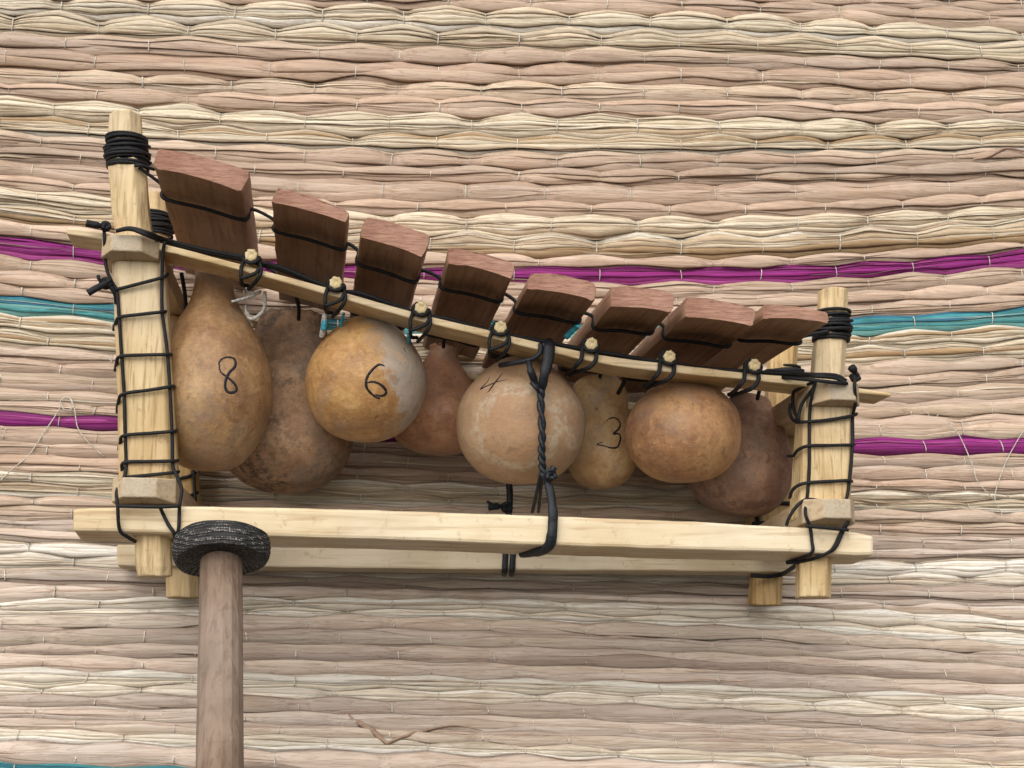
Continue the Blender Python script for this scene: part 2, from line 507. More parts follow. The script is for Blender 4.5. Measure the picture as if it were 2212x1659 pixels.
RING = [(math.cos(a), math.sin(a)) for a in [math.pi * 2 * k / 8 for k in range(8)]]
for i, (ty_, *_r) in enumerate(ROWS):
    up, dn, pin, phw = row_bounds(i)
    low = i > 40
    n = {'W': R.choice([5, 6, 6, 7]), 'P': R.choice([3, 3, 4]), 'M': 6, 'T': 6}[ty_]
    if low and ty_ == 'W': n = R.choice([3, 3, 4])
    if low and ty_ == 'P': n = R.choice([2, 2, 3])
    # uneven widths
    wds = np.array([R.uniform(0.5, 1.5) for _ in range(n)])
    if ty_ == 'P': wds[R.randrange(n)] *= 2.0
    cum = np.concatenate([[0], np.cumsum(wds)]) / wds.sum()
    tb = [np.zeros_like(XS)]
    for k in range(1, n):
        tb.append(np.clip(cum[k] + (0.24 if ty_ != 'P' else 0.34) / n * 2.0 * sn(3000 + 37 * i + k, XS, 17), 0.03, 0.97))
    tb.append(np.ones_like(XS))
    for k in range(1, n + 1):
        tb[k] = np.maximum(tb[k], tb[k - 1] + 0.015)
    tot = tb[n]
    V, C4, FC = [], [], []
    nv = 0
    B = (0.0046 if ty_ == 'W' else 0.0036) * (1 - (0.25 * pin + 0.60 * pin ** 7 if ty_ == 'W' else 0.15 * pin + 0.55 * pin ** 8)) * (1 + 0.15 * sn(600 + i, XS, 10)) * (0.9 + 0.2 * R.random())
    if low: B = B * 0.8
    h = up - dn
    base_cols = PAL[ty_]
    rowtone = 1.0 + R.uniform(-0.07, 0.07)
    def add_strand(ta, tbb, colr, thick, lift, sd):
        global_n = len(V)
        tm = (ta + tbb) / 2
        zc = up - h * tm
        hz = np.maximum(h * (tbb - ta) / 2 * 1.10, 0.00015)
        prof = np.sqrt(np.clip(1 - np.abs(2 * tm - 1) ** 2.6 * 0.95, 0.02, 1))
        yb = np.array([mat_y(z) for z in zc]) + billow(XS, zc)
        yc = yb - B * prof - lift + 0.0007 * sn(sd, XS, 16)
        hd = np.maximum(np.minimum(hz * thick, 0.0024), 0.00035)
        # tilt of each strand follows the roundness of the bundle
        tl = (2 * tm - 1) * 0.95
        ct, st = np.cos(tl), np.sin(tl)
        vv = np.zeros((len(XS), 8, 3))
        for q, (ca, sa) in enumerate(RING):
            a = hz * ca; bq = -hd * sa
            vv[:, q, 0] = XS
            vv[:, q, 1] = yc + bq * ct + a * 0 + np.abs(a) * 0.0 + (-a * st) * -1 * -0.55
            vv[:, q, 2] = zc + a
        cvar = 1 + (0.11 if ty_ in 'PW' else 0.26) * sn(sd + 5, XS, 14)
        hv = 0.022 * sn(sd + 6, XS, 12)
        cc = np.ones((len(XS), 8, 4))
        for ch in range(3):
            cc[:, :, ch] = (colr[ch] * rowtone * (cvar + (hv if ch == 0 else -hv if ch == 2 else 0)))[:, None]
        return vv.reshape(-1, 3), cc.reshape(-1, 4)
    strands = []
    for k in range(n):
        c0 = R.choice(base_cols)
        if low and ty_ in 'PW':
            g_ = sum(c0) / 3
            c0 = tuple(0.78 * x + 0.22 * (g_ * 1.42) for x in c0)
        if ty_ in 'PW':
            fj = R.uniform(0.90, 1.09); c0 = tuple(x * fj for x in c0)
            if ty_ == 'W' and not low and 0 < k and R.random() < 0.12: c0 = (0.40, 0.28, 0.16)
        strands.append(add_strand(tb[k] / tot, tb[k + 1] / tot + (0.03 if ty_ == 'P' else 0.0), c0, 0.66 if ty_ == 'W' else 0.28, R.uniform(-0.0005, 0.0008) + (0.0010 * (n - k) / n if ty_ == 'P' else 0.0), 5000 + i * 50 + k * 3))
    # loose narrow blades lying on the bundle, coming and going
    for k in range({'W': 4 if low else 7, 'P': 3 if low else 5, 'M': 5, 'T': 5}[ty_]):
        cen = np.clip(R.uniform(0.10, 0.90) + 0.20 * sn(7000 + i * 31 + k, XS, 11), 0.04, 0.96)
        wd = np.clip(sn(8000 + i * 31 + k, XS, 12) * 0.13 - 0.025, 0.0, 0.10)
        c0 = R.choice(base_cols)
        if ty_ in 'MT' and R.random() < 0.35: c0 = tuple(0.55 * a_ + 0.45 * b_ for a_, b_ in zip(c0, PAL['W'][R.randrange(5)]))
        if R.random() < 0.25 and ty_ in 'PW': c0 = PAL['W' if ty_ == 'P' else 'P'][R.randrange(5)]
        lift = np.where(wd > 0.004, 0.0011, -0.0025)
        lift = np.convolve(np.pad(lift, 1, mode='edge'), [0.25, 0.5, 0.25], mode='valid')
        strands.append(add_strand(cen - wd / 2, cen + wd / 2, c0, 0.5, lift, 9000 + i * 31 + k * 3))
    ns, nx = len(strands), len(XS)
    verts = np.concatenate([s[0] for s in strands])
    cols = np.concatenate([s[1] for s in strands])
    qi = np.arange(nx - 1)[:, None] * 8 + np.arange(8)[None, :]
    q2 = np.arange(nx - 1)[:, None] * 8 + (np.arange(8)[None, :] + 1) % 8
    quad = np.stack([qi, q2, q2 + 8, qi + 8], axis=-1).reshape(-1, 4)
    quads = np.concatenate([quad + s * nx * 8 for s in range(ns)])
    org = Vector((0.05, mat_y(float(np.mean(up))), float(np.mean(up))))
    me = bpy.data.meshes.new("reed_row")
    me.vertices.add(len(verts)); me.vertices.foreach_set("co", (verts - np.array(org)).astype(np.float32).ravel())
    me.loops.add(quads.size); me.loops.foreach_set("vertex_index", quads.astype(np.int32).ravel())
    me.polygons.add(len(quads)); me.polygons.foreach_set("loop_start", np.arange(0, quads.size, 4, dtype=np.int32))
    me.polygons.foreach_set("use_smooth", np.ones(len(quads), dtype=bool))
    ca = me.color_attributes.new("reed_colour", 'FLOAT_COLOR', 'POINT')
    ca.data.foreach_set("color", cols.astype(np.float32).ravel())
    me.materials.append(M_reed)
    me.update(calc_edges=True)
    me.validate()
    row = link(bpy.data.objects.new("reed_row", me), mat, org)
    # the stitches that pinch this bundle
    bag = stitch_bag
    ks = np.arange(math.ceil(phw.min()), math.floor(phw.max()) + 1)
    for k in ks:
        x = float(np.interp(k, phw, XS))
        zu, zd = float(np.interp(x, XS, up)), float(np.interp(x, XS, dn))
        Bx = float(np.interp(x, XS, B))
        lean = R.uniform(-0.0012, 0.0012)
        pts = []
        for q in range(7):
            t = q / 6
            z = zu + (zd - zu) * t
            pts.append(Vector((x + lean * (t - 0.5), mat_y(z) + float(billow(x, z)) - Bx * math.sqrt(max(0.02, 1 - (2 * t - 1) ** 2 * 0.92)) - 0.0021 * (1 if 0 < q < 6 else -1.0), z)))
        bag.add(tube_data(pts, R.choice([0.00026, 0.00034, 0.00042]), 5))

tag(stitch_bag.obj('stitching', M_stitch, mat), kind='stuff')

def on_mat(u, v, out=0.006):
    p = PM(u, v)
    d = ray(u, v)
    return p - d * (out / d.y)

# loose ends of clear thread and split reed blades that stick out of the weave
def loose(name, path, r, m, flat=None, out=0.0065):
    Bag().tube([on_mat(u, v, out) for u, v in path], r, 6, 6, flat).obj(name, m, mat)
loose("loose_thread", [(0,1039),(30,1010),(62,984),(98,930),(128,884),(131,866),(142,858),(154,863),(158,876),(150,886),(138,884),(132,874)], 0.00035, M_thread)
loose("loose_thread", [(152,862),(161,884),(164,905),(170,928),(192,957),(224,986)], 0.00035, M_thread)
loose("loose_thread", [(2051,917),(2072,940),(2101,1005),(2112,1040),(2149,1081)], 0.00032, M_thread, None, 0.0105)
loose("loose_thread", [(2216,922),(2190,965),(2168,1010),(2149,1074),(2166,1112)], 0.00032, M_thread, None, 0.0105)
loose("loose_thread", [(1990,870),(2015,905),(2035,885),(2062,872)], 0.0003, M_thread)
M_blade = wood("dry_blade", (0.45, 0.32, 0.24), (0.38, 0.26, 0.19), (0.24, 0.15, 0.10), (60, 400, 400), seed=12)
nf = Vector((0, 1, 0.6)).normalized()
loose("loose_blade", [(745,1539),(768,1558),(800,1576),(822,1594),(836,1606)], [0.0003]+[0.0010]*6+[0.0019]*6+[0.0018]*6+[0.0012]*5+[0.0004], M_blade, (nf, 0.12))
loose("loose_blade", [(834,1607),(870,1592),(925,1577),(985,1568),(1042,1578)], [0.0004]+[0.0012]*6+[0.0014]*6+[0.0008]*6+[0.0004]*5+[0.0002], M_blade, (nf, 0.12))
loose("loose_blade", [(2100,345),(2135,338),(2168,322),(2190,322),(2225,330)], [0.0003]+[0.0010]*6+[0.0014]*6+[0.0010]*6+[0.0008]*5+[0.0004], M_blade, (nf, 0.2), 0.0075)

# ------------------------------------------------------------------ the balafon
YF, YB = -0.165, -0.055         # front and back posts
bal = empty("balafon", P(1060, 1290, YF))
tag(bal, "small wooden balafon with eight gourds and eight keys, lashed with black cord, against the mat", "balafon")

def oct_ring(c, w, d, ch, jit=0.0003):
    pts = [(-w + ch, -d), (w - ch, -d), (w, -d + ch), (w, d - ch), (w - ch, d), (-w + ch, d), (-w, d - ch), (-w, -d + ch)]
    return [Vector((c.x + x + R.uniform(-jit, jit), c.y + y + R.uniform(-jit, jit), c.z)) for x, y in pts]

def post(name, Y, stations, parent, m):
    """stations: (u, v, half width px, 'thick' or 'tenon') from the bottom to the top"""
    rings = []
    for u, v, hw, kind in stations:
        c = P(u, v, Y)
        w = hw * px(Y)
        if kind == 'thick': rings.append(oct_ring(c, w, w * 0.82, w * 0.30))
        else: rings.append(oct_ring(c, w, w, w * 0.56))
    fine_ = []
    for q in range(len(rings) - 1):
        m_ = max(1, int((rings[q + 1][0] - rings[q][0]).length / 0.012))
        for z_ in range(m_):
            fine_.append([a_.lerp(b_, z_ / m_) + Vector((R.uniform(-1, 1), R.uniform(-1, 1), 0)) * 0.00028 for a_, b_ in zip(rings[q], rings[q + 1])])
    rings = fine_ + [rings[-1]]
    # rough sawn ends
    for rg in (rings[0], rings[-1]):
        for p in rg: p.z += R.uniform(-0.0009, 0.0009)
    vs, fs = loft(rings)
    o = mesh_obj(name, vs, fs, m, parent)
    bevel(o, 0.0008, 2)
    return o

pFL = post("post", YF, [(335,1246,33,'tenon'),(333,1225,36,'tenon'),(327,1085,37,'tenon'),(326,1075,59,'thick'),(318,880,57,'thick'),(310,720,55,'thick'),(300,560,54,'thick'),(299,552,38,'tenon'),(285,470,39,'tenon'),(277,370,40,'tenon'),(272,305,36,'tenon'),(271,250,34,'tenon')], bal, M_post)
pFR = post("post", YF, [(1757,1292,36,'tenon'),(1758,1200,37,'tenon'),(1764,1132,38,'tenon'),(1770,1122,60,'thick'),(1777,1000,59,'thick'),(1783,860,57,'thick'),(1785,850,37,'tenon'),(1792,760,36,'tenon'),(1797,690,33,'tenon'),(1799,626,32,'tenon')], bal, M_post)
pBL = post("post", YB, [(397,1291,33,'tenon'),(393,1220,33,'tenon'),(388,1150,34,'tenon'),(386,1140,48,'thick'),(374,960,47,'thick'),(350,690,46,'thick'),(348,680,33,'tenon'),(335,560,34,'tenon'),(326,421,31,'tenon')], bal, M_postb)
pBR = post("post", YB, [(1652,1307,34,'tenon'),(1656,1220,34,'tenon'),(1662,1190,34,'tenon'),(1664,1180,51,'thick'),(1672,1040,50,'thick'),(1680,930,49,'thick'),(1681,920,32,'tenon'),(1684,860,32,'tenon'),(1692,745,31,'tenon')], bal, M_postb)

def cross(name, uF, vF, uB, vB, hw, hh, side, parent):
    """bar from the front post to the back post; its front end is whittled to a smaller face"""
    a, bk = P(uF, vF, YF), P(uB, vB, YB)
    w, h = hw * px(YF), hh * px(YF)
    y0, y1, y2, y3 = YF - 0.0235, YF - 0.0155, YB + 0.012, YB + 0.018
    rings = []
    for y, s, sx in ((y0, 0.52, side * 0.22 * w), (y1, 1.0, 0), (y2, 1.0, 0), (y3, 0.7, 0)):
        t = (y - YF) / (YB - YF)
        c = a.lerp(bk, t)
        hs_ = h * (0.80 if s < 1 else 1.0)
        up_ = h * (0.10 if y == y0 else 0)
        rings.append([Vector((c.x + sx + dx * w * s, y, c.z + up_ + dz * hs_)) for dx, dz in ((-1, -1), (1, -1), (1, 1), (-1, 1))])
    vs, fs = loft(rings)
    o = mesh_obj(name, vs, fs, [M_cross, M_crossend], parent, None, False, {len(fs) - 2: 1})
    bevel(o, 0.0007, 2)
    return o
cross("crosspiece", 291, 555, 348, 668, 59, 22, -0.3, bal)
cross("crosspiece", 322, 1070, 386, 1128, 64, 25, -0.3, bal)
cross("crosspiece", 1785, 862, 1680, 925, 57, 25, 0.75, bal)
cross("crosspiece", 1772, 1115, 1664, 1172, 59, 26, 0.75, bal)

def rail(name, Y, depth, st, m, parent, drop=0.0, hb=0.0012):
    """st: (u, top, bottom) of the front face from left to right; drop lowers the back edge"""
    rings = []
    us = [q[0] for q in st]
    dense = sorted(set(list(np.linspace(us[0], us[-1], 46)) + [us[0], us[-1]]))
    ttv = catmull([Vector((q[0], q[1], q[2])) for q in st], 8)
    xs_ = [q.x for q in ttv]
    st = [(float(u), float(np.interp(u, xs_, [q.y for q in ttv])) + R.uniform(-0.7, 0.7), float(np.interp(u, xs_, [q.z for q in ttv])) + R.uniform(-0.7, 0.7)) for u in dense]
    for u, t, bb in st:
        A, B2 = P(u, t, Y), P(u, bb, Y)
        rings.append([A, B2, B2 + Vector((0, depth, -drop)), A + Vector((0, depth, -drop * 0.6))])
    vs, fs = loft(rings)
    o = mesh_obj(name, vs, fs, m, parent)
    bevel(o, hb, 2)
    return o
rail("rail", YF - 0.016, 0.030, [(157,1098,1147),(250,1095,1149),(405,1093,1153),(640,1097,1160),(870,1103,1167),(1160,1113,1177),(1452,1124,1186),(1640,1134,1191),(1753,1140,1194),(1850,1149,1200),(1888,1157,1200)], M_rail, bal, 0.0030, 0.0018)
UPR = [(143,490,505),(250,507,522),(360,528,544),(505,566,580),(700,619,634),(887,672,688),(1040,709,725),(1158,738,754),(1321,770,789),(1460,787,805),(1596,803,819),(1703,813,829),(1800,829,845),(1856,838,850),(1926,849,856)]
rail("key_rail", YF - 0.0150, 0.026, UPR, M_rail2, bal, 0.0, 0.0009)
M_railb = wood("back_rail_wood", (0.70, 0.60, 0.44), (0.63, 0.52, 0.36), (0.44, 0.33, 0.19), (9, 180, 180), seed=14, bstr=0.2)  # back lower rail: slightly darker tones than the front rail wood
rail("rail", YB - 0.014, 0.022, [(252,1176,1222),(700,1183,1226),(1106,1188,1231),(1503,1192,1234),(1730,1195,1237)], M_railb, bal, 0.001, 0.0012)
def back_uv(u, v):      # the same height and place at the back posts
    k = 1 - (YF + DC) / (YB + DC)
    return u + (VPX - u) * k, v + (VPY - v) * k
rail("key_rail", YB - 0.012, 0.022, [(*back_uv(u, t),) + (back_uv(u, bb)[1],) for u, t, bb in UPR[1:-1]], M_rail2, bal, 0.0, 0.0009)

# keys
KY0, KY1 = -0.215, -0.009
KEYS = [  # front end: top left, top right, bottom right, bottom left
 ((340,319),(541,371),(523,415),(332,363)), ((600,405),(756,459),(748,483),(586,438)), ((788,469),(931,511),(912,558),(777,514)),
 ((968,534),(1113,571),(1106,603),(969,570)), ((1147,589),(1286,612),(1285,651),(1138,625)), ((1320,619),(1456,634),(1451,676),(1318,664)),
 ((1482,642),(1632,668),(1627,706),(1479,686)), ((1651,659),(1789,675),(1789,699),(1648,690))]
KEYROT = [0.0, 0.0, 0.0, 0.015, 0.0, 0.0, 0.0, -0.02]
key_objs = []
def key_ring(q, y, rot, arch):
    TL, TR, BR, BL = [P(u, v, KY0) for u, v in q]
    cx = (TL + TR + BR + BL) / 4
    pts = []
    N = 8
    def edge(a, b_, n, bulge):
        for t in ([0, .035, .11, .25, .5, .75, .89, .965] if n == N else [0, .16, .84]):
            p = a.lerp(b_, t)
            nrm = (b_ - a).normalized(); nrm = Vector((nrm.z, 0, -nrm.x))
            pts.append(p - nrm * bulge * 4 * t * (1 - t))
    edge(TL, TR, N, 0.0016)
    edge(TR, BR, 3, 0.0008)
    k0 = len(pts)
    edge(BR, BL, N, -arch)
    edge(BL, TL, 3, 0.0008)
    out = []
    for p in pts:
        p = p.copy(); p.y = y
        p.x += (y - KY0) * rot
        # soften the corners
        out.append(p)
    sm = []
    for k in range(len(out)):
        a, b_, c = out[k - 1], out[k], out[(k + 1) % len(out)]
        sm.append(b_ * 0.5 + (a + c) * 0.25)
    return sm
for q, rt in zip(KEYS, KEYROT):
    rings = []
    for j in range(13):
        t = j / 12
        arch = 0.0016 + 0.0032 * math.sin(math.pi * t) ** 2
        y = KY0 + (KY1 - KY0) * t
        rings.append([p + Vector((R.uniform(-1, 1), 0, R.uniform(-1, 1))) * 0.00034 for p in key_ring(q, y, rt, arch)])
    # slightly chipped, rounded arris at the ends
    c0 = sum(rings[0], Vector()) / len(rings[0])
    front = [c0.lerp(p, 0.982) + Vector((0, R.uniform(-0.0004, 0.0002), 0)) for p in rings[0]]
    rings[0] = [p + Vector((0, 0.0008, 0)) for p in rings[0]]
    vs, fs = loft([front] + rings)
    o = mesh_obj("key", vs, fs, [M_key, M_keyend], bal, None, True, {len(fs) - 2: 1, len(fs) - 1: 1})
    for pl in o.data.polygons:
        pass
    es = o.modifiers.new("edges", 'EDGE_SPLIT'); es.split_angle = math.radians(38)
    key_objs.append(o)

# gourds
def stain_grey(nt, v, c):
    sep = nt.nodes.new("ShaderNodeSeparateXYZ")
    tc = nt.nodes.new("ShaderNodeTexCoord")
    nt.links.new(tc.outputs["Object"], sep.inputs[0])
    n = noise(nt, 70, v, 6, 0.65)
    x = math_n(nt, 'ADD', sep.outputs[0], math_n(nt, 'MULTIPLY', math_n(nt, 'SUBTRACT', n, 0.5), 0.040))
    x = math_n(nt, 'ADD', x, math_n(nt, 'MULTIPLY', sep.outputs[2], 0.34))
    f = mrange(nt, x, 0.0100, 0.0160, 0.0, 0.95)
    n3 = noise(nt, 240, v, 4, 0.7)
    return mixc(nt, math_n(nt, 'MULTIPLY', f, mrange(nt, n3, 0.35, 0.6, 0.72, 1.0)), c, (0.40, 0.36, 0.32))

def rings_pale(nt, v, c):
    """ring-shaped water stains: a pale rim round a rusty middle"""
    tc = nt.nodes.new("ShaderNodeTexCoord")
    wig = noise(nt, 62, v, 4, 0.6)
    fine = noise(nt, 260, v, 4, 0.7)
    c = mixc(nt, 0.45, c, (0.34, 0.245, 0.16))
    for p, r0, w in (((-0.006, -0.028, -0.004), 0.0215, 0.0042), ((0.025, -0.020, 0.000), 0.0130, 0.0036)):
        dn_ = nt.nodes.new("ShaderNodeVectorMath"); dn_.operation = 'DISTANCE'
        nt.links.new(tc.outputs["Object"], dn_.inputs[0]); dn_.inputs[1].default_value = p
        d = math_n(nt, 'ADD', dn_.outputs["Value"], math_n(nt, 'MULTIPLY', math_n(nt, 'SUBTRACT', wig, 0.5), 0.020))
        patch = noise(nt, 85, v, 4, 0.65)
        c = mixc(nt, math_n(nt, 'MULTIPLY', mrange(nt, d, r0 - w, r0 + w, 0.7, 0), mrange(nt, patch, 0.40, 0.56, 0.15, 1.0)), c, (0.37, 0.215, 0.115))
        rim = mrange(nt, math_n(nt, 'ABSOLUTE', math_n(nt, 'SUBTRACT', d, r0)), w * 0.1, w, 0.9, 0)
        c = mixc(nt, math_n(nt, 'MULTIPLY', rim, mrange(nt, fine, 0.40, 0.58, 0.1, 1.0)), c, (0.43, 0.35, 0.25))
    return c

def mottle_dark(nt, v, c):
    n = noise(nt, 190, v, 5, 0.75)
    big = noise(nt, 20, v, 2)
    f = math_n(nt, 'MULTIPLY', mrange(nt, n, 0.44, 0.60), mrange(nt, big, 0.42, 0.62, 0.15, 0.9))
    return mixc(nt, f, c, (0.075, 0.055, 0.042))

GM = {
 8: gourd_mat("gourd_skin_tan", (0.37, 0.235, 0.115), (0.29, 0.170, 0.082), (0.19, 0.105, 0.058), 1.0, 0.45),
 7: gourd_mat("gourd_skin_mottled", (0.37, 0.240, 0.145), (0.29, 0.178, 0.105), (0.185, 0.105, 0.058), 2.3, 0.3, mottle_dark, 0.75),
 6: gourd_mat("gourd_skin_orange", (0.50, 0.305, 0.13), (0.42, 0.240, 0.095), (0.29, 0.150, 0.062), 3.1, 1.0, stain_grey),
 5: gourd_mat("gourd_skin_russet", (0.43, 0.235, 0.135), (0.35, 0.180, 0.10), (0.23, 0.110, 0.062), 4.2, 0.3),
 4: gourd_mat("gourd_skin_ringed", (0.41, 0.26, 0.145), (0.36, 0.210, 0.11), (0.25, 0.14, 0.078), 5.7, 1.0, rings_pale, 0.55),
 3: gourd_mat("gourd_skin_buff", (0.50, 0.345, 0.18), (0.43, 0.270, 0.125), (0.29, 0.155, 0.07), 6.4, 0.8),
 2: gourd_mat("gourd_skin_amber", (0.46, 0.275, 0.13), (0.35, 0.190, 0.09), (0.20, 0.10, 0.055), 7.9, 1.0, None, 0.55, 26),
 1: gourd_mat("gourd_skin_dark", (0.33, 0.200, 0.130), (0.235, 0.132, 0.086), (0.12, 0.062, 0.044), 8.8, 0.4, None, 0.6, 26),
}
YG, YH = -0.140, -0.086       # front row, back row
def gourd(num, Y, axis, prof, label, opening=False, lump=0.03, seed=0):
    """axis: (u, v) of the bottom and of the top; prof: (share of the height, radius px)"""
    A, T = P(*axis[0], Y), P(*axis[1], Y)
    ax = (T - A); H = ax.length; ax.normalize()
    e1 = Vector((1, 0, 0)); e1 = (e1 - ax * e1.dot(ax)).normalized()
    e2 = ax.cross(e1)
    s = px(Y)
    ts = [p[0] for p in prof]; rr = [p[1] for p in prof]
    # smooth profile by arc sampling
    pts = catmull([Vector((t * H, r_ * s, 0)) for t, r_ in prof], 7)
    pts = [(p.x, max(p.y, 0.00001)) for p in pts]
    if opening:
        h0, r0 = pts[-1]
        pts += [(h0 + 0.0006, r0 - 0.0009), (h0 - 0.001, r0 - 0.0020), (h0 - 0.008, r0 - 0.0012), (h0 - 0.016, r0 * 0.9), (h0 - 0.020, 0.00001)]
    NS = 56
    rs = random.Random(seed)
    ph = [rs.uniform(0, 6.28) for _ in range(6)]
    rings = []
    for h, r_ in pts:
        ring = []
        for k in range(NS):
            a = 2 * math.pi * k / NS
            f = 1 + lump * (0.6 * math.sin(2 * a + ph[0] + h * 20) + 0.4 * math.sin(3 * a + ph[1] - h * 35) + 0.3 * math.sin(h * 90 + a + ph[2]))
            f += 0.020 * math.sin(a * 1.0 + ph[3]) * math.sin(h * 45 + ph[4]) - 0.045 * math.exp(-(((a - ph[5] * 0.5 - 3.6) / 0.45) ** 2 + ((h - H * 0.42) / 0.010) ** 2))
            j = 0.0008 * rs.uniform(-1, 1) if (opening and h > H - 0.0004) else 0
            ring.append(A + ax * (h + j) + (e1 * math.cos(a) + e2 * math.sin(a)) * r_ * f)
        rings.append(ring)
    vs, fs = loft(rings)
    cen = A.lerp(T, 0.45)
    o = mesh_obj("gourd", vs, fs, GM[num], bal, cen, True)
    o["label"] = label
    bv = BVHTree.FromPolygons([tuple(v) for v in vs], fs)
    return o, bv

def R_(*a): return list(a)
G = {}
G[7] = gourd(7, YH, ((612,1066),(630,684)), [(0,0),(0.012,40),(0.06,86),(0.16,124),(0.30,142),(0.45,136),(0.60,118),(0.75,98),(0.88,82),(1.0,68)], "mottled grey brown gourd with broken neck", True, 0.03, 7)
G[8] = gourd(8, YG, ((452,1018),(462,575)), [(0,0),(0.012,40),(0.052,74),(0.153,107),(0.284,127),(0.397,130),(0.51,121),(0.623,101),(0.707,80),(0.75,68),(0.79,57),(0.85,46),(0.932,40),(1.0,40)], "tall long-necked tan gourd marked 8", False, 0.012, 8)
G[6] = gourd(6, YG, ((781,953),(798,690)), [(0,0),(0.02,46),(0.10,86),(0.25,117),(0.45,131),(0.62,124),(0.78,101),(0.90,72),(0.97,50),(1.0,34)], "round orange gourd with a grey patch, marked 6", False, 0.012, 6)
G[5] = gourd(5, YH, ((934,981),(960,752)), [(0,0),(0.02,46),(0.10,82),(0.25,106),(0.42,108),(0.58,92),(0.74,62),(0.86,40),(0.95,32),(1.0,33)], "reddish brown gourd with an open neck", True, 0.015, 5)
G[4] = gourd(4, YG, ((1121,1045),(1127,775)), [(0,0),(0.02,48),(0.10,92),(0.26,127),(0.46,139),(0.64,132),(0.80,104),(0.92,70),(0.98,44),(1.0,30)], "round blotched gourd with pale rings, marked 4", False, 0.012, 4)
G[3] = gourd(3, YH, ((1301,1057),(1292,812)), [(0,0),(0.02,32),(0.10,60),(0.24,77),(0.38,76),(0.52,66),(0.66,62),(0.80,63),(0.92,54),(0.98,38),(1.0,20)], "buff waisted gourd marked 3", False, 0.012, 3)
G[2] = gourd(2, YG, ((1483,1041),(1472,822)), [(0,0),(0.02,50),(0.10,88),(0.26,119),(0.46,130),(0.66,121),(0.82,96),(0.94,64),(1.0,34)], "squat amber gourd with no number", False, 0.010, 2)
G[1] = gourd(1, YH, ((1584,1113),(1622,858)), [(0,0),(0.02,46),(0.10,86),(0.26,112),(0.46,114),(0.64,100),(0.80,78),(0.92,54),(1.0,40)], "dark purplish brown gourd in the corner", False, 0.015, 1)

def ink(num, strokes, r=0.00115):
    o, bv = G[num]
    bag = Bag()
    for st in strokes:
        dense = catmull([Vector((u, v, 0)) for u, v in st], 6)
        pts = []
        for p in dense:
            d = ray(p.x, p.y).normalized()
            hit, nrm, idx, dist = bv.ray_cast(CAM, d)
            if hit:
                if nrm.dot(d) > 0: nrm = -nrm
                pts.append(hit - nrm * (r * 0.62))
        if len(pts) > 2:
            n = len(pts)
            bag.add(tube_data(pts, [r * (0.75 + 0.25 * min(1, 3 * k / n, 3 * (n - 1 - k) / n) + R.uniform(-0.06, 0.06)) for k in range(n)], 6))
    bag.obj("painted_number", M_ink, o)
z2 = lambda x, y: (129.6 + .25 * x, 604.9 + .25 * y)
zb = lambda x, y: (604.9 + .25 * x, 648 + .25 * y)
z5 = lambda x, y: (1071.5 + .25 * x, 561.7 + .25 * y)
ink(8, [[z2(*p) for p in [(1380,745),(1375,715),(1405,680),(1455,668),(1500,680),(1517,715),(1505,755),(1465,795),(1435,850),(1425,915),(1440,960),(1480,975),(1520,960),(1525,925),(1495,880),(1440,835),(1395,800),(1378,765),(1380,735)]]])
ink(6, [[zb(*p) for p in [(905,575),(880,560),(845,562),(795,605),(755,660),(742,715),(752,765),(790,810),(830,840),(865,852)]], [zb(*p) for p in [(752,716),(800,708),(850,722),(895,755),(915,795),(895,822),(855,826),(820,818)]]])
ink(4, [[zb(*p) for p in [(1925,630),(1860,710),(1820,765),(1792,800)]], [zb(*p) for p in [(1815,662),(1785,715),(1732,768),(1790,742),(1880,705),(1962,688)]]], 0.00080)
ink(3, [[z5(*p) for p in [(955,1392),(980,1370),(1020,1362),(1055,1380),(1072,1415),(1060,1460),(1012,1502),(1055,1500),(1075,1525),(1068,1575),(1045,1618),(990,1622),(930,1605),(872,1592),(920,1574)]]], 0.00092)

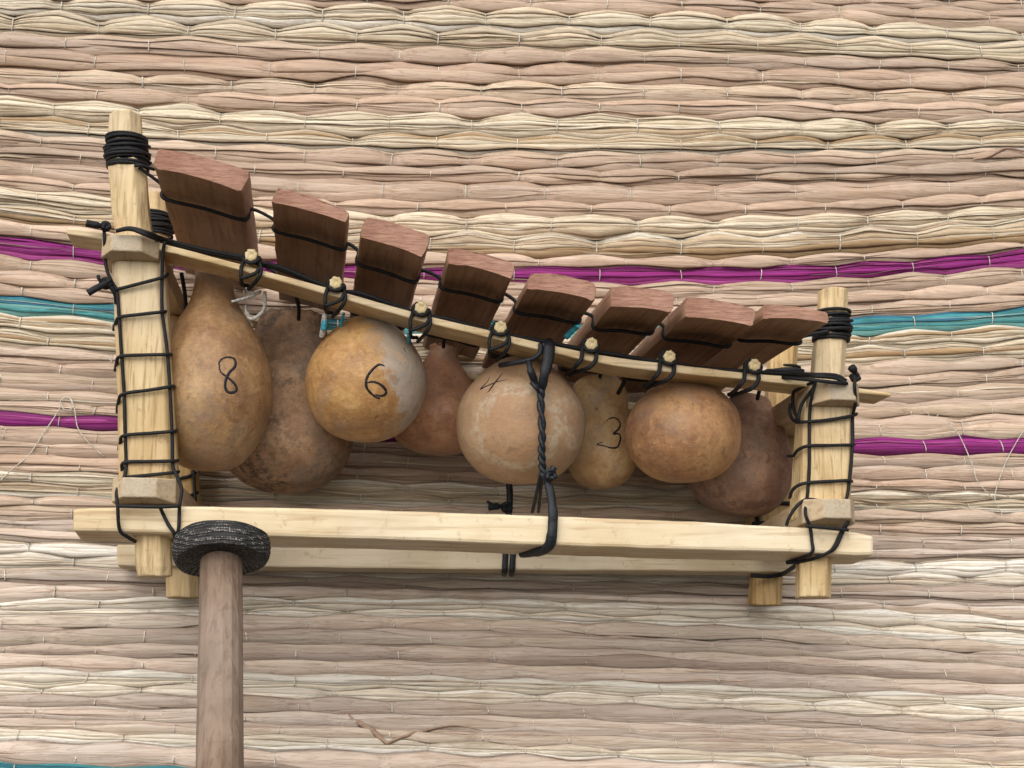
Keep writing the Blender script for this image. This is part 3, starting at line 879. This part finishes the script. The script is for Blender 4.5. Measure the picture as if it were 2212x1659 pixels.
# pegs that stand on the key rail, each lashed to it
PEGS = [(543,555),(725,614),(908.6,667.6),(1079.5,709.5),(1275,745.5),(1443,773),(1626,791)]
M_pegend = M_peg
YR = YF - 0.0150             # front of the key rail
for i, (u, v) in enumerate(PEGS):
    r0 = 14 * px(YR)
    y0, y1 = YR - 0.0045, YR + 0.024
    c = P(u, v, YR)
    rings = []
    for y, s in ((y0 + 0.0006, 0.15), (y0, 0.45), (y0, 0.86), (y0 + 0.0009, 1.0), (y1, 1.0), (y1 + 0.001, 0.8)):
        rings.append([Vector((c.x + math.cos(a) * r0 * s * (1 + 0.10 * math.sin(7 * a + i)), y, c.z + math.sin(a) * r0 * s * (1 + 0.10 * math.sin(7 * a + i)))) for a in [2 * math.pi * k / 18 for k in range(18)]])
    vs, fs = loft(rings)
    mesh_obj("peg", vs, fs, M_peg, bal, None, True)
    cr = 0.00108
    bag = Bag()
    yf = YR - 0.0018
    if i < 4:
        L_ = [((-6,-13),YR-.003),((-16,-4),YR-.003),((-17,8),yf),((-22,24),yf),((-22,46),yf+.001),((-20,60),YR+.010),((-8,62),YR+.020)]
        R2 = [((4,13),YR-.003),((18,4),YR-.003),((19,14),yf),((21,30),yf),((15,46),yf+.0005),((2,62),YR+.006),((-6,70),YR+.018)]
        X_ = [((-22,46),yf),((-8,42),yf-.0010),((10,34),yf-.0010),((19,22),yf)]
        for path in (L_, R2, X_):
            bag.tube([P(u + du, v + dv, y) for (du, dv), y in path], cr, 5, 7, None, 0.08)
    else:
        L_ = [((-4,-14),YR-.003),((-15,-6),YR-.003),((-17,12),yf),((-19,29),yf),((-28,42),yf+.001),((-40,55),YR+.012),((-52,62),YR+.022)]
        R2 = [((2,14),YR-.003),((12,8),YR-.003),((13,18),yf),((11,34),yf),((-4,49),yf+.001),((-31,59),YR+.012),((-46,64),YR+.022)]
        for path in (L_, R2):
            bag.tube([P(u + du, v + dv, y) for (du, dv), y in path], cr * 1.15, 5, 7, None, 0.08)
    # the turns round the peg itself
    ring = [Vector((c.x + math.cos(a) * (r0 + 0.0009), YR - 0.0022 + 0.0012 * math.sin(a), c.z + math.sin(a) * (r0 + 0.0009))) for a in [math.radians(x) for x in range(175, 375, 20)]]
    bag.add(tube_data(ring, cr * 0.9, 7))
    bag.obj("peg_lashing", M_cord, bal)

# cord strung from peg to peg over the key rail
bag = Bag()
for off, yy in ((0, YR + 0.004), (6, YR + 0.009)):
    path = [(250, 499), (282, 493 + off * .3), (322, 504 + off), (365, 520 + off), (450, 541 + off), (527, 556 + off)]
    for (u, v) in PEGS:
        path += [(u + 2, v + 12 + off * 0.4), (u + 60, v + 21 + off)]
    path = path[:-1] + [(1700, 806 + off * .5), (1760, 809 + off * .6), (1806, 811 + off), (1828, 823 + off)]
    bag.tube([P(u, v, yy if 330 < u < 1735 else YR - 0.012) for u, v in path], 0.00112, 4, 7, None, 0.05)
bag.obj("rail_cord", M_cord, bal)
# the loose second pass at the right hand end
Bag().tube([P(u, v, y) for u, v, y in [(1690,815,YR),(1753,821,YR-.012),(1800,826,YR-.013),(1830,829,YR-.010)]], 0.0011, 5).obj("rail_cord", M_cord, bal)

# cord from post to post that carries the keys: under each key, up its side, on to the next
def strung(Y, name):
    bag = Bag()
    def kp(q, a, b_, extra):      # point on the key's end outline moved to depth Y
        TL, TR, BR, BL = [P(uu, vv, KY0) for uu, vv in q]
        p = TL.lerp(TR, a).lerp(BL.lerp(BR, a), b_)
        return Vector((p.x, Y, p.z))
    path = []
    if name == 'front':
        path.append(P(300, 362, YF - 0.010))
    for q in KEYS:
        path += [kp(q, -0.02, 0.45, 0), kp(q, -0.012, 0.9, 0) + Vector((0, 0, -0.0006)), kp(q, 0.10, 1.0, 0) + Vector((0, 0, -0.0011)), kp(q, 0.5, 1.0, 0) + Vector((0, 0, -0.0004)), kp(q, 0.90, 1.0, 0) + Vector((0, 0, -0.0011)), kp(q, 1.012, 0.9, 0) + Vector((0, 0, -0.0006)), kp(q, 1.02, 0.45, 0)]
    if name == 'front':
        path.append(P(1790, 715, YF - 0.012))
    bag.tube(path, 0.00105, 4, 6)
    bag.obj("key_cord", M_cord, bal)
strung(YF - 0.003, 'front')
strung(YB, 'back')

# wrappings round the tops of the posts
def wrap(Y, c0, c1, rpx, turns, name="post_wrapping", tail=None, thick=0.00098):
    A, T = P(*c0, Y), P(*c1, Y)
    n = turns * 22
    pts = []
    for k in range(n + 1):
        t = k / n
        a = 2 * math.pi * turns * t + 1.0
        rr = rpx * px(Y) + 0.0006 * math.sin(3.1 * turns * t) + (0.0010 if 0.3 < t < 0.5 else 0)
        c = A.lerp(T, t)
        pts.append(Vector((c.x + math.cos(a) * rr, c.y + math.sin(a) * rr, c.z + 0.0007 * math.sin(a * 0.63))))
    bag = Bag().add(tube_data(pts, thick, 6))
    # an outer, more slanted turn
    pts = [A.lerp(T, 0.25 + 0.5 * k / 30 ) + Vector((math.cos(k * 0.42) * (rpx * px(Y) + 0.0018), math.sin(k * 0.42) * (rpx * px(Y) + 0.0018), 0.002 * math.sin(k * 0.42))) for k in range(31)]
    bag.add(tube_data(pts, thick, 6))
    if tail:
        bag.tube([P(u, v, y) for u, v, y in tail], thick, 5)
    return bag.obj(name, M_cord, bal)
wrap(YF, (277,367), (273,298), 41, 17, tail=[(290,358,YF-.012),(304,357,YF-.012),(318,361,YF-.010),(333,366,YF-.006)])
wrap(YF, (1795,738), (1797,676), 38, 15)
wrap(YB, (333,512), (330,464), 37, 12)
wrap(YB, (1694,812), (1695,795), 35, 4)

# nets of cord on the end posts
CR = 0.00098
def path_obj(name, lst, r=CR, parent=bal):
    bag = Bag()
    for pth in lst:
        bag.tube([P(u, v, y) for u, v, y in pth], r, 5, 7, None, 0.04)
    return bag.obj(name, M_cord, parent)
yp = YF - 0.0127      # just off the face of the thick post
yk = YF - 0.0255      # just off the whittled block ends
yl = YF - 0.0178      # just off the lower rail
path_obj("cord_net", [
 [(224,486,YR-.003),(226,520,YR-.004),(226,545,yp),(230,580,yp),(240,606,yp),(252,630,yp),(257,685,yp),(260,730,yp),(264,790,yp),(268,855,yp),(270,930,yp),(272,1000,yp),(268,1032,yp-.003),(252,1062,yk+.006),(254,1092,yk+.004),(258,1143,yl),(276,1160,yl+.004),(297,1172,yl+.016)],
 [(356,522,YR-.003),(352,545,yp-.003),(350,600,yp),(350,667,yp),(357,725,yp),(363,780,yp),(369,880,yp),(372,950,yp),(373,1004,yp),(380,1024,yp-.003),(392,1056,yk+.008),(388,1090,yk+.006),(387,1112,yl),(385,1145,yl),(374,1168,yl+.006)],
 [(250,626,yp-.001),(300,613,yp-.0015),(352,599,yp-.001),(362,592,YF)],
 [(246,712,YF+.004),(250,697,yp+.003),(260,685,yp-.001),(305,679,yp-.0015),(350,674,yp-.001),(360,672,YF)],
 [(249,800,YF+.004),(252,784,yp+.003),(260,770,yp-.001),(310,767,yp-.0015),(362,766,yp-.001),(370,765,YF)],
 [(253,890,YF+.004),(256,868,yp+.003),(266,851,yp-.001),(320,843,yp-.0015),(370,835,yp-.001),(376,834,YF)],
 [(257,970,YF+.004),(260,955,yp+.003),(268,941,yp-.001),(325,936,yp-.0015),(374,932,yp-.001),(381,930,YF)],
 [(263,1030,YF+.004),(264,1014,yp+.003),(269,999,yp-.001),(325,997,yp-.0015),(374,996,yp-.001),(384,995,YF)],
 [(262,1040,YF),(270,1032,yp-.001),(325,1026,yp-.0015),(374,1021,yp-.001),(386,1019,YF)],
 [(254,1093,yk+.004),(290,1094,yk+.003),(345,1095,yk+.003),(390,1093,yk+.005)],
 [(346,1096,yk+.003),(352,1110,yl),(364,1134,yl),(376,1152,yl),(378,1172,yl+.006)],
])
path_obj("cord_net", [
 [(1848,795,YR-.004),(1849,810,YR-.004),(1846,832,yk),(1848,870,yk+.006),(1842,900,yp),(1842,950,yp),(1838,1010,yp),(1832,1060,yp),(1826,1092,yp-.004),(1833,1110,yk+.008),(1832,1128,yk+.006),(1822,1146,yl),(1806,1180,yl),(1788,1194,yl+.002),(1740,1212,yl+.012),(1700,1216,yl+.022)],
 [(1829,1130,yk+.005),(1816,1150,yl),(1798,1186,yl),(1770,1202,yl+.004),(1730,1214,yl+.014)],
 [(1762,822,YR-.004),(1755,850,yk+.006),(1749,890,yp),(1748,950,yp),(1748,1010,yp),(1745,1060,yp),(1742,1084,yp),(1740,1110,yk+.006),(1750,1140,yl),(1754,1170,yl),(1755,1192,yl),(1735,1205,yl+.010),(1700,1214,yl+.028)],
 [(1758,824,YR-.004),(1722,842,yp+.006),(1713,852,YF+.004),(1714,880,YF+.003),(1722,905,yp+.006)],
 [(1757,838,YR-.004),(1735,868,yp),(1727,890,yp+.002),(1724,910,yp+.004),(1712,906,YF+.004),(1706,890,YF+.006),(1708,872,YF+.006)],
 [(1720,912,yp+.006),(1748,911,yp-.001),(1790,907,yp-.0015),(1842,898,yp-.001),(1850,894,YF)],
 [(1702,985,YF+.008),(1714,984,YF),(1724,972,yp+.004),(1746,963,yp-.001),(1790,962,yp-.0015),(1838,961,yp-.001),(1846,960,YF)],
 [(1706,1075,YF),(1710,1062,yp+.006),(1722,1050,yp+.002),(1744,1043,yp-.001),(1790,1040,yp-.0015),(1833,1038,yp-.001),(1840,1040,YF)],
 [(1699,1135,yp+.002),(1704,1120,yp),(1720,1095,yp-.002),(1744,1079,yp-.003),(1790,1086,yp-.006),(1824,1094,yp-.005)],
 [(1740,1136,yk+.004),(1760,1138,yk+.003),(1795,1141,yk+.003),(1832,1145,yk+.005)],
])
# knots and cut ends
def knot(u, v, Y, r):
    c = P(u, v, Y)
    bag = Bag()
    for j in range(3):
        e = [Vector((math.cos(a) * r, math.sin(a) * r * 0.5 * (1 if j else -1), math.sin(a + j) * r)) for a in [2 * math.pi * k / 12 for k in range(13)]]
        rot = Matrix.Rotation(j * 1.1, 3, 'Y') @ Matrix.Rotation(j * 0.7, 3, 'X')
        bag.add(tube_data([c + rot @ x for x in e], 0.0012, 6))
    return bag
k = knot(228, 489, YR - .005, 0.0018); k.tube([P(230,490,YR-.005), P(212,487,YR-.007), P(186,482,YR-.008)], [0.0014]*5 + [0.002]*5 + [0.0022], 5); k.obj("knot", M_cord, bal)
k = knot(228, 612, yp - .001, 0.0022); k.tube([P(240,604,yp-.002), P(222,616,yp-.004), P(206,624,yp-.006), P(190,634,yp-.006)], [0.0014]*4 + [0.0019]*12, 5)
k.tube([P(228,612,yp-.002), P(215,604,yp-.004), P(212,595,yp-.004)], 0.0010, 4); k.tube([P(232,612,yp-.002), P(248,632,yp), P(252,655,yp+.004)], 0.0013, 4); k.obj("knot", M_cord, bal)
k = knot(1847, 815, YR - .005, 0.0018); k.tube([P(1848,812,YR-.005), P(1844,800,YR-.007), P(1838,792,YR-.008)], [0.0014]*5 + [0.0024]*5 + [0.0020], 5); k.obj("knot", M_cord, bal)

# back posts: cords glimpsed behind
ybp = YB - 0.0125
path_obj("cord_net", [
 [(381,1035,ybp),(405,1030,ybp),(418,1024,ybp+.002),(430,1018,YB)],
 [(388,1078,ybp),(412,1070,ybp),(428,1064,ybp+.002)],
 [(418,1010,ybp),(420,1050,ybp),(423,1095,ybp)],
 [(408,1080,ybp),(408,1110,ybp)],
])
path_obj("cord_net", [
 [(1636,1130,ybp),(1637,1096,ybp),(1650,1086,ybp),(1712,1088,ybp)],
 [(1626,1132,ybp-.002),(1650,1130,ybp),(1670,1134,ybp)],
], 0.0014)
path_obj("rail_lashing", [
 [(1668,888,ybp-.004),(1690,880,ybp-.003),(1716,868,ybp)],
 [(1670,896,ybp-.004),(1690,900,ybp-.003),(1706,886,ybp)],
], 0.0014)
path_obj("rail_lashing", [[(1622,1243,YB-.016),(1660,1245,YB-.016),(1690,1240,YB-.017),(1718,1222,YF+.03),(1730,1216,YF+.01)]], 0.0014)

# the twisted strap in the middle and its loop under the rail
fl = Vector((0, 1, 0))
ys = YG - 0.0395
bag = Bag()
bag.tube([P(1187,738,YR+.004), P(1186,748,YR-.0025), P(1184,775,YR-.003), P(1176,808,YR-.004), P(1171,838,ys)], [0.0026]*5+[0.0034]*5+[0.0032]*5+[0.0026]*5+[0.0020], 5, 8, (fl, 0.45))
bag.tube([P(1168,742,YR-.0025), P(1166,762,YR-.0025), P(1148,776,YR-.001), P(1110,784,YR+.004), P(1080,789,YR+.012)], 0.0015, 5)
bag.tube([P(1142,778,YR+.0), P(1146,800,YR-.003), P(1156,826,ys), P(1166,846,ys)], [0.0016]*5+[0.0022]*5+[0.0018]*6, 5, 7, (fl, 0.5))
bag.tube([P(1148,826,ys-.001), P(1158,838,ys-.002), P(1166,846,ys)], 0.0012, 4)
# two strands twisted round each other
cl = catmull([P(1170,840,ys), P(1168,866,ys-.0005), P(1171,926,ys-.0005), P(1170,969,ys), P(1171,1000,ys+.001), P(1173,1028,ys+.001)], 16)
for s in (0, math.pi):
    bag.add(tube_data([c + Vector((math.cos(k * 0.32 + s) * 0.0010, math.sin(k * 0.32 + s) * 0.0009, 0)) for k, c in enumerate(cl)], 0.00135, 7))
bag.tube([P(1172,1022,ys), P(1186,1051,ys+.001), P(1194,1101,YF-.0195), P(1194,1130,YF-.0195), P(1192,1156,YF-.0195), P(1184,1181,YF-.015), P(1152,1193,YF-.001), P(1128,1196,YF+.010)], [0.0018]*5+[0.0024]*5+[0.0027]*10+[0.0030]*10+[0.0024]*6, 5, 8, (fl, 0.4))
bag.tube([P(1167,1024,ys+.001), P(1160,1060,ys+.010), P(1150,1106,YF+.012)], 0.0010, 4)
bag.tube([P(1171,1024,ys+.001), P(1168,1060,ys+.010), P(1163,1106,YF+.012)], 0.0009, 4)
kk = knot(1187, 1026, ys, 0.0026); bag.add((kk.v, kk.f))
bag.tube([P(1187,1026,ys), P(1193,1016,ys-.001), P(1197,1009,ys-.001)], [0.0013]*4+[0.0019]*5, 4)
bag.obj("tie_strap", M_strap, bal)
bag = Bag()
yb2 = YB - 0.0150
bag.tube([P(1098,1000,YB-.02), P(1099,1040,yb2), P(1101,1065,yb2), P(1100,1100,yb2), P(1096,1130,yb2)], 0.0021, 5)
for u in (1091, 1107):
    bag.tube([P(u + 2,1180,yb2), P(u,1210,yb2), P(u - 1,1232,yb2), P(u - 2,1240,YB+.004)], 0.0019, 5, 7, (fl, 0.5))
kk = knot(1094, 1096, yb2 - .001, 0.0024); bag.add((kk.v, kk.f))
bag.tube([P(1092,1096,yb2), P(1076,1094,yb2-.002), P(1056,1096,yb2-.003)], [0.0014]*5+[0.0022]*6, 5)
bag.tube([P(1076,1094,yb2-.002), P(1060,1088,yb2-.003), P(1052,1082,yb2-.003)], 0.0009, 4)
bag.obj("tie_strap", M_strap, bal)

# strings that hang the gourds from the frame
def string(name, m, pth, r=0.0007):
    Bag().tube([P(u, v, y) for u, v, y in pth], r, 5, 6).obj(name, m, bal)
y_s = YF + 0.008
string("gourd_string", M_white, [(500,652,y_s),(522,646,y_s),(548,638,y_s-.002),(562,630,y_s),(550,634,y_s),(536,628,y_s),(531,617,y_s)], 0.00085)
string("gourd_string", M_white, [(531,660,y_s+.01),(533,680,y_s+.01),(546,706,y_s+.014)], 0.0008)
string("gourd_string", M_white, [(572,630,y_s),(572,655,y_s),(568,672,y_s+.003),(552,686,y_s+.005),(540,688,y_s+.008),(534,675,y_s+.01)], 0.0010)
string("gourd_string", M_white, [(702,678,y_s),(700,695,y_s),(698,712,y_s+.002),(695,727,y_s+.006)], 0.0016)
string("gourd_string", M_blue, [(702,694,y_s-.001),(700,704,y_s-.001),(699,712,y_s)], 0.0017)
string("gourd_string", M_blue, [(743,676,y_s),(739,690,y_s),(736,708,y_s+.004)], 0.0008)
string("gourd_string", M_blue, [(882,722,y_s-.004),(884,735,y_s),(886,742,y_s+.004)], 0.0010)
string("gourd_string", M_blue, [(1245,705,y_s),(1232,718,y_s),(1222,730,y_s)], 0.0016)
for u0, v0, u1, v1 in ((392,590,402,690),(470,585,470,600),(640,640,645,690),(800,668,800,700),(955,690,958,750),(1090,735,1095,790),(1300,770,1296,815),(1355,800,1335,850),(1480,800,1475,830),(1640,815,1636,862)):
    Bag().tube([P(u0, v0, YF + 0.02), P((u0 + u1) / 2 + 3, (v0 + v1) / 2, YF + 0.03), P(u1, v1, YF + 0.04)], 0.0012, 5, 6).obj("gourd_string", M_cord, bal)

# ------------------------------------------------------------------ the mallet
M_rub, nt, b = new_mat("rubber_strip")
v = objvec(nt)
n1 = noise(nt, 260, v, 5, 0.7)
n2 = noise(nt, 1500, v, 2)
c = ramp(nt, [(0.35, (0.012, 0.012, 0.013)), (0.62, (0.028, 0.028, 0.029)), (0.80, (0.11, 0.10, 0.095))], n1)
tc = nt.nodes.new("ShaderNodeTexCoord")
mp = nt.nodes.new("ShaderNodeMapping")
mp.inputs["Rotation"].default_value = (math.radians(-15.5), 0, 0)
nt.links.new(tc.outputs["Object"], mp.inputs[0])
sp = nt.nodes.new("ShaderNodeSeparateXYZ"); nt.links.new(mp.outputs[0], sp.inputs[0])
rr_ = math_n(nt, 'SQRT', math_n(nt, 'ADD', math_n(nt, 'POWER', sp.outputs[0], 2.0), math_n(nt, 'POWER', sp.outputs[1], 2.0)))
wv1 = math_n(nt, 'SINE', math_n(nt, 'MULTIPLY', math_n(nt, 'ADD', sp.outputs[2], math_n(nt, 'MULTIPLY', rr_, 0.9)), 3300.0))
wob = noise(nt, 700, mp.outputs[0], 3, 0.7)
ang = math_n(nt, 'SINE', math_n(nt, 'MULTIPLY', math_n(nt, 'ARCTAN2', sp.outputs[1], sp.outputs[0]), 95.0))
dash = math_n(nt, 'MULTIPLY', mrange(nt, wv1, 0.45, 0.95), math_n(nt, 'MULTIPLY', mrange(nt, wob, 0.42, 0.60), mrange(nt, ang, -0.5, 0.5, 0.25, 1.0)))
c = mixc(nt, math_n(nt, 'MULTIPLY', dash, 0.9), c, (0.42, 0.39, 0.35))
nt.links.new(c, b.inputs["Base Color"])
b.inputs["Roughness"].default_value = 0.75
bump(nt, b, math_n(nt, 'ADD', math_n(nt, 'MULTIPLY', wv1, 0.35), n1), 0.8, 0.0014)

HY = YF - 0.016 - 0.0275
hc = P(478, 1188, HY)
tilt = math.radians(18)
axd = (P(475, 1659, HY - 0.105 * math.tan(tilt)) - hc).normalized()      # from the head down the handle
mal = empty("mallet", hc)
tag(mal, "wooden mallet with a black rubber disc head, upright in front of the lower rail", "mallet")
e1 = Vector((1, 0, 0)); e1 = (e1 - axd * e1.dot(axd)).normalized(); e2 = axd.cross(e1)
sH = px(HY)
# head: a rolled strip of rubber, its edge made of ribbed windings
rad = 98.5 * sH
th = 0.0062
prof = [(-th, 0.0), (-th, rad * 0.70), (-th * 0.96, rad * 0.86)]
for k in range(15):
    t = k / 14
    a = -math.pi / 2 * 0.80 + math.pi * 0.80 * t
    bump_ = 0.00045 if k % 2 else -0.00035
    prof.append((th * math.sin(a) * 1.08, rad * (0.90 + 0.10 * math.cos(a)) + bump_))
prof += [(th * 0.97, rad * 0.86), (th * 0.90, rad * 0.80), (th * 0.98, rad * 0.74), (th * 0.88, rad * 0.68), (th * 0.96, rad * 0.60), (th * 0.86, rad * 0.54), (th * 0.90, 0.0)]
rings = []
for h, r_ in prof:
    rings.append([hc + axd * (h + 0.0006 * math.sin(2 * a + 1)) + (e1 * math.cos(a) + e2 * math.sin(a)) * max(r_, 1e-5) * (1 + 0.018 * math.sin(3 * a + 0.6) + 0.012 * math.sin(7 * a)) for a in [2 * math.pi * q / 72 for q in range(72)]])
vs, fs = loft(rings)
mesh_obj("rubber_head", vs, fs, M_rub, mal, None, True)
rings = []
for h, r_ in ((0.002, 0.0104), (0.010, 0.0106), (0.04, 0.0108), (0.08, 0.0111), (0.12, 0.0114), (0.16, 0.0116), (0.20, 0.0117), (0.203, 0.0108)):
    c = hc + axd * h
    ring = []
    for q in range(16):
        a = 2 * math.pi * q / 16 + 0.25
        k = 1.0 if q % 2 == 0 else 0.985
        ring.append(c + (e1 * math.cos(a) + e2 * math.sin(a)) * r_ * k * (1 + R.uniform(-0.008, 0.008)))
    rings.append(ring)
vs, fs = loft(rings)
o = mesh_obj("handle", vs, fs, M_handle, mal, None, False)
bevel(o, 0.0012, 2)
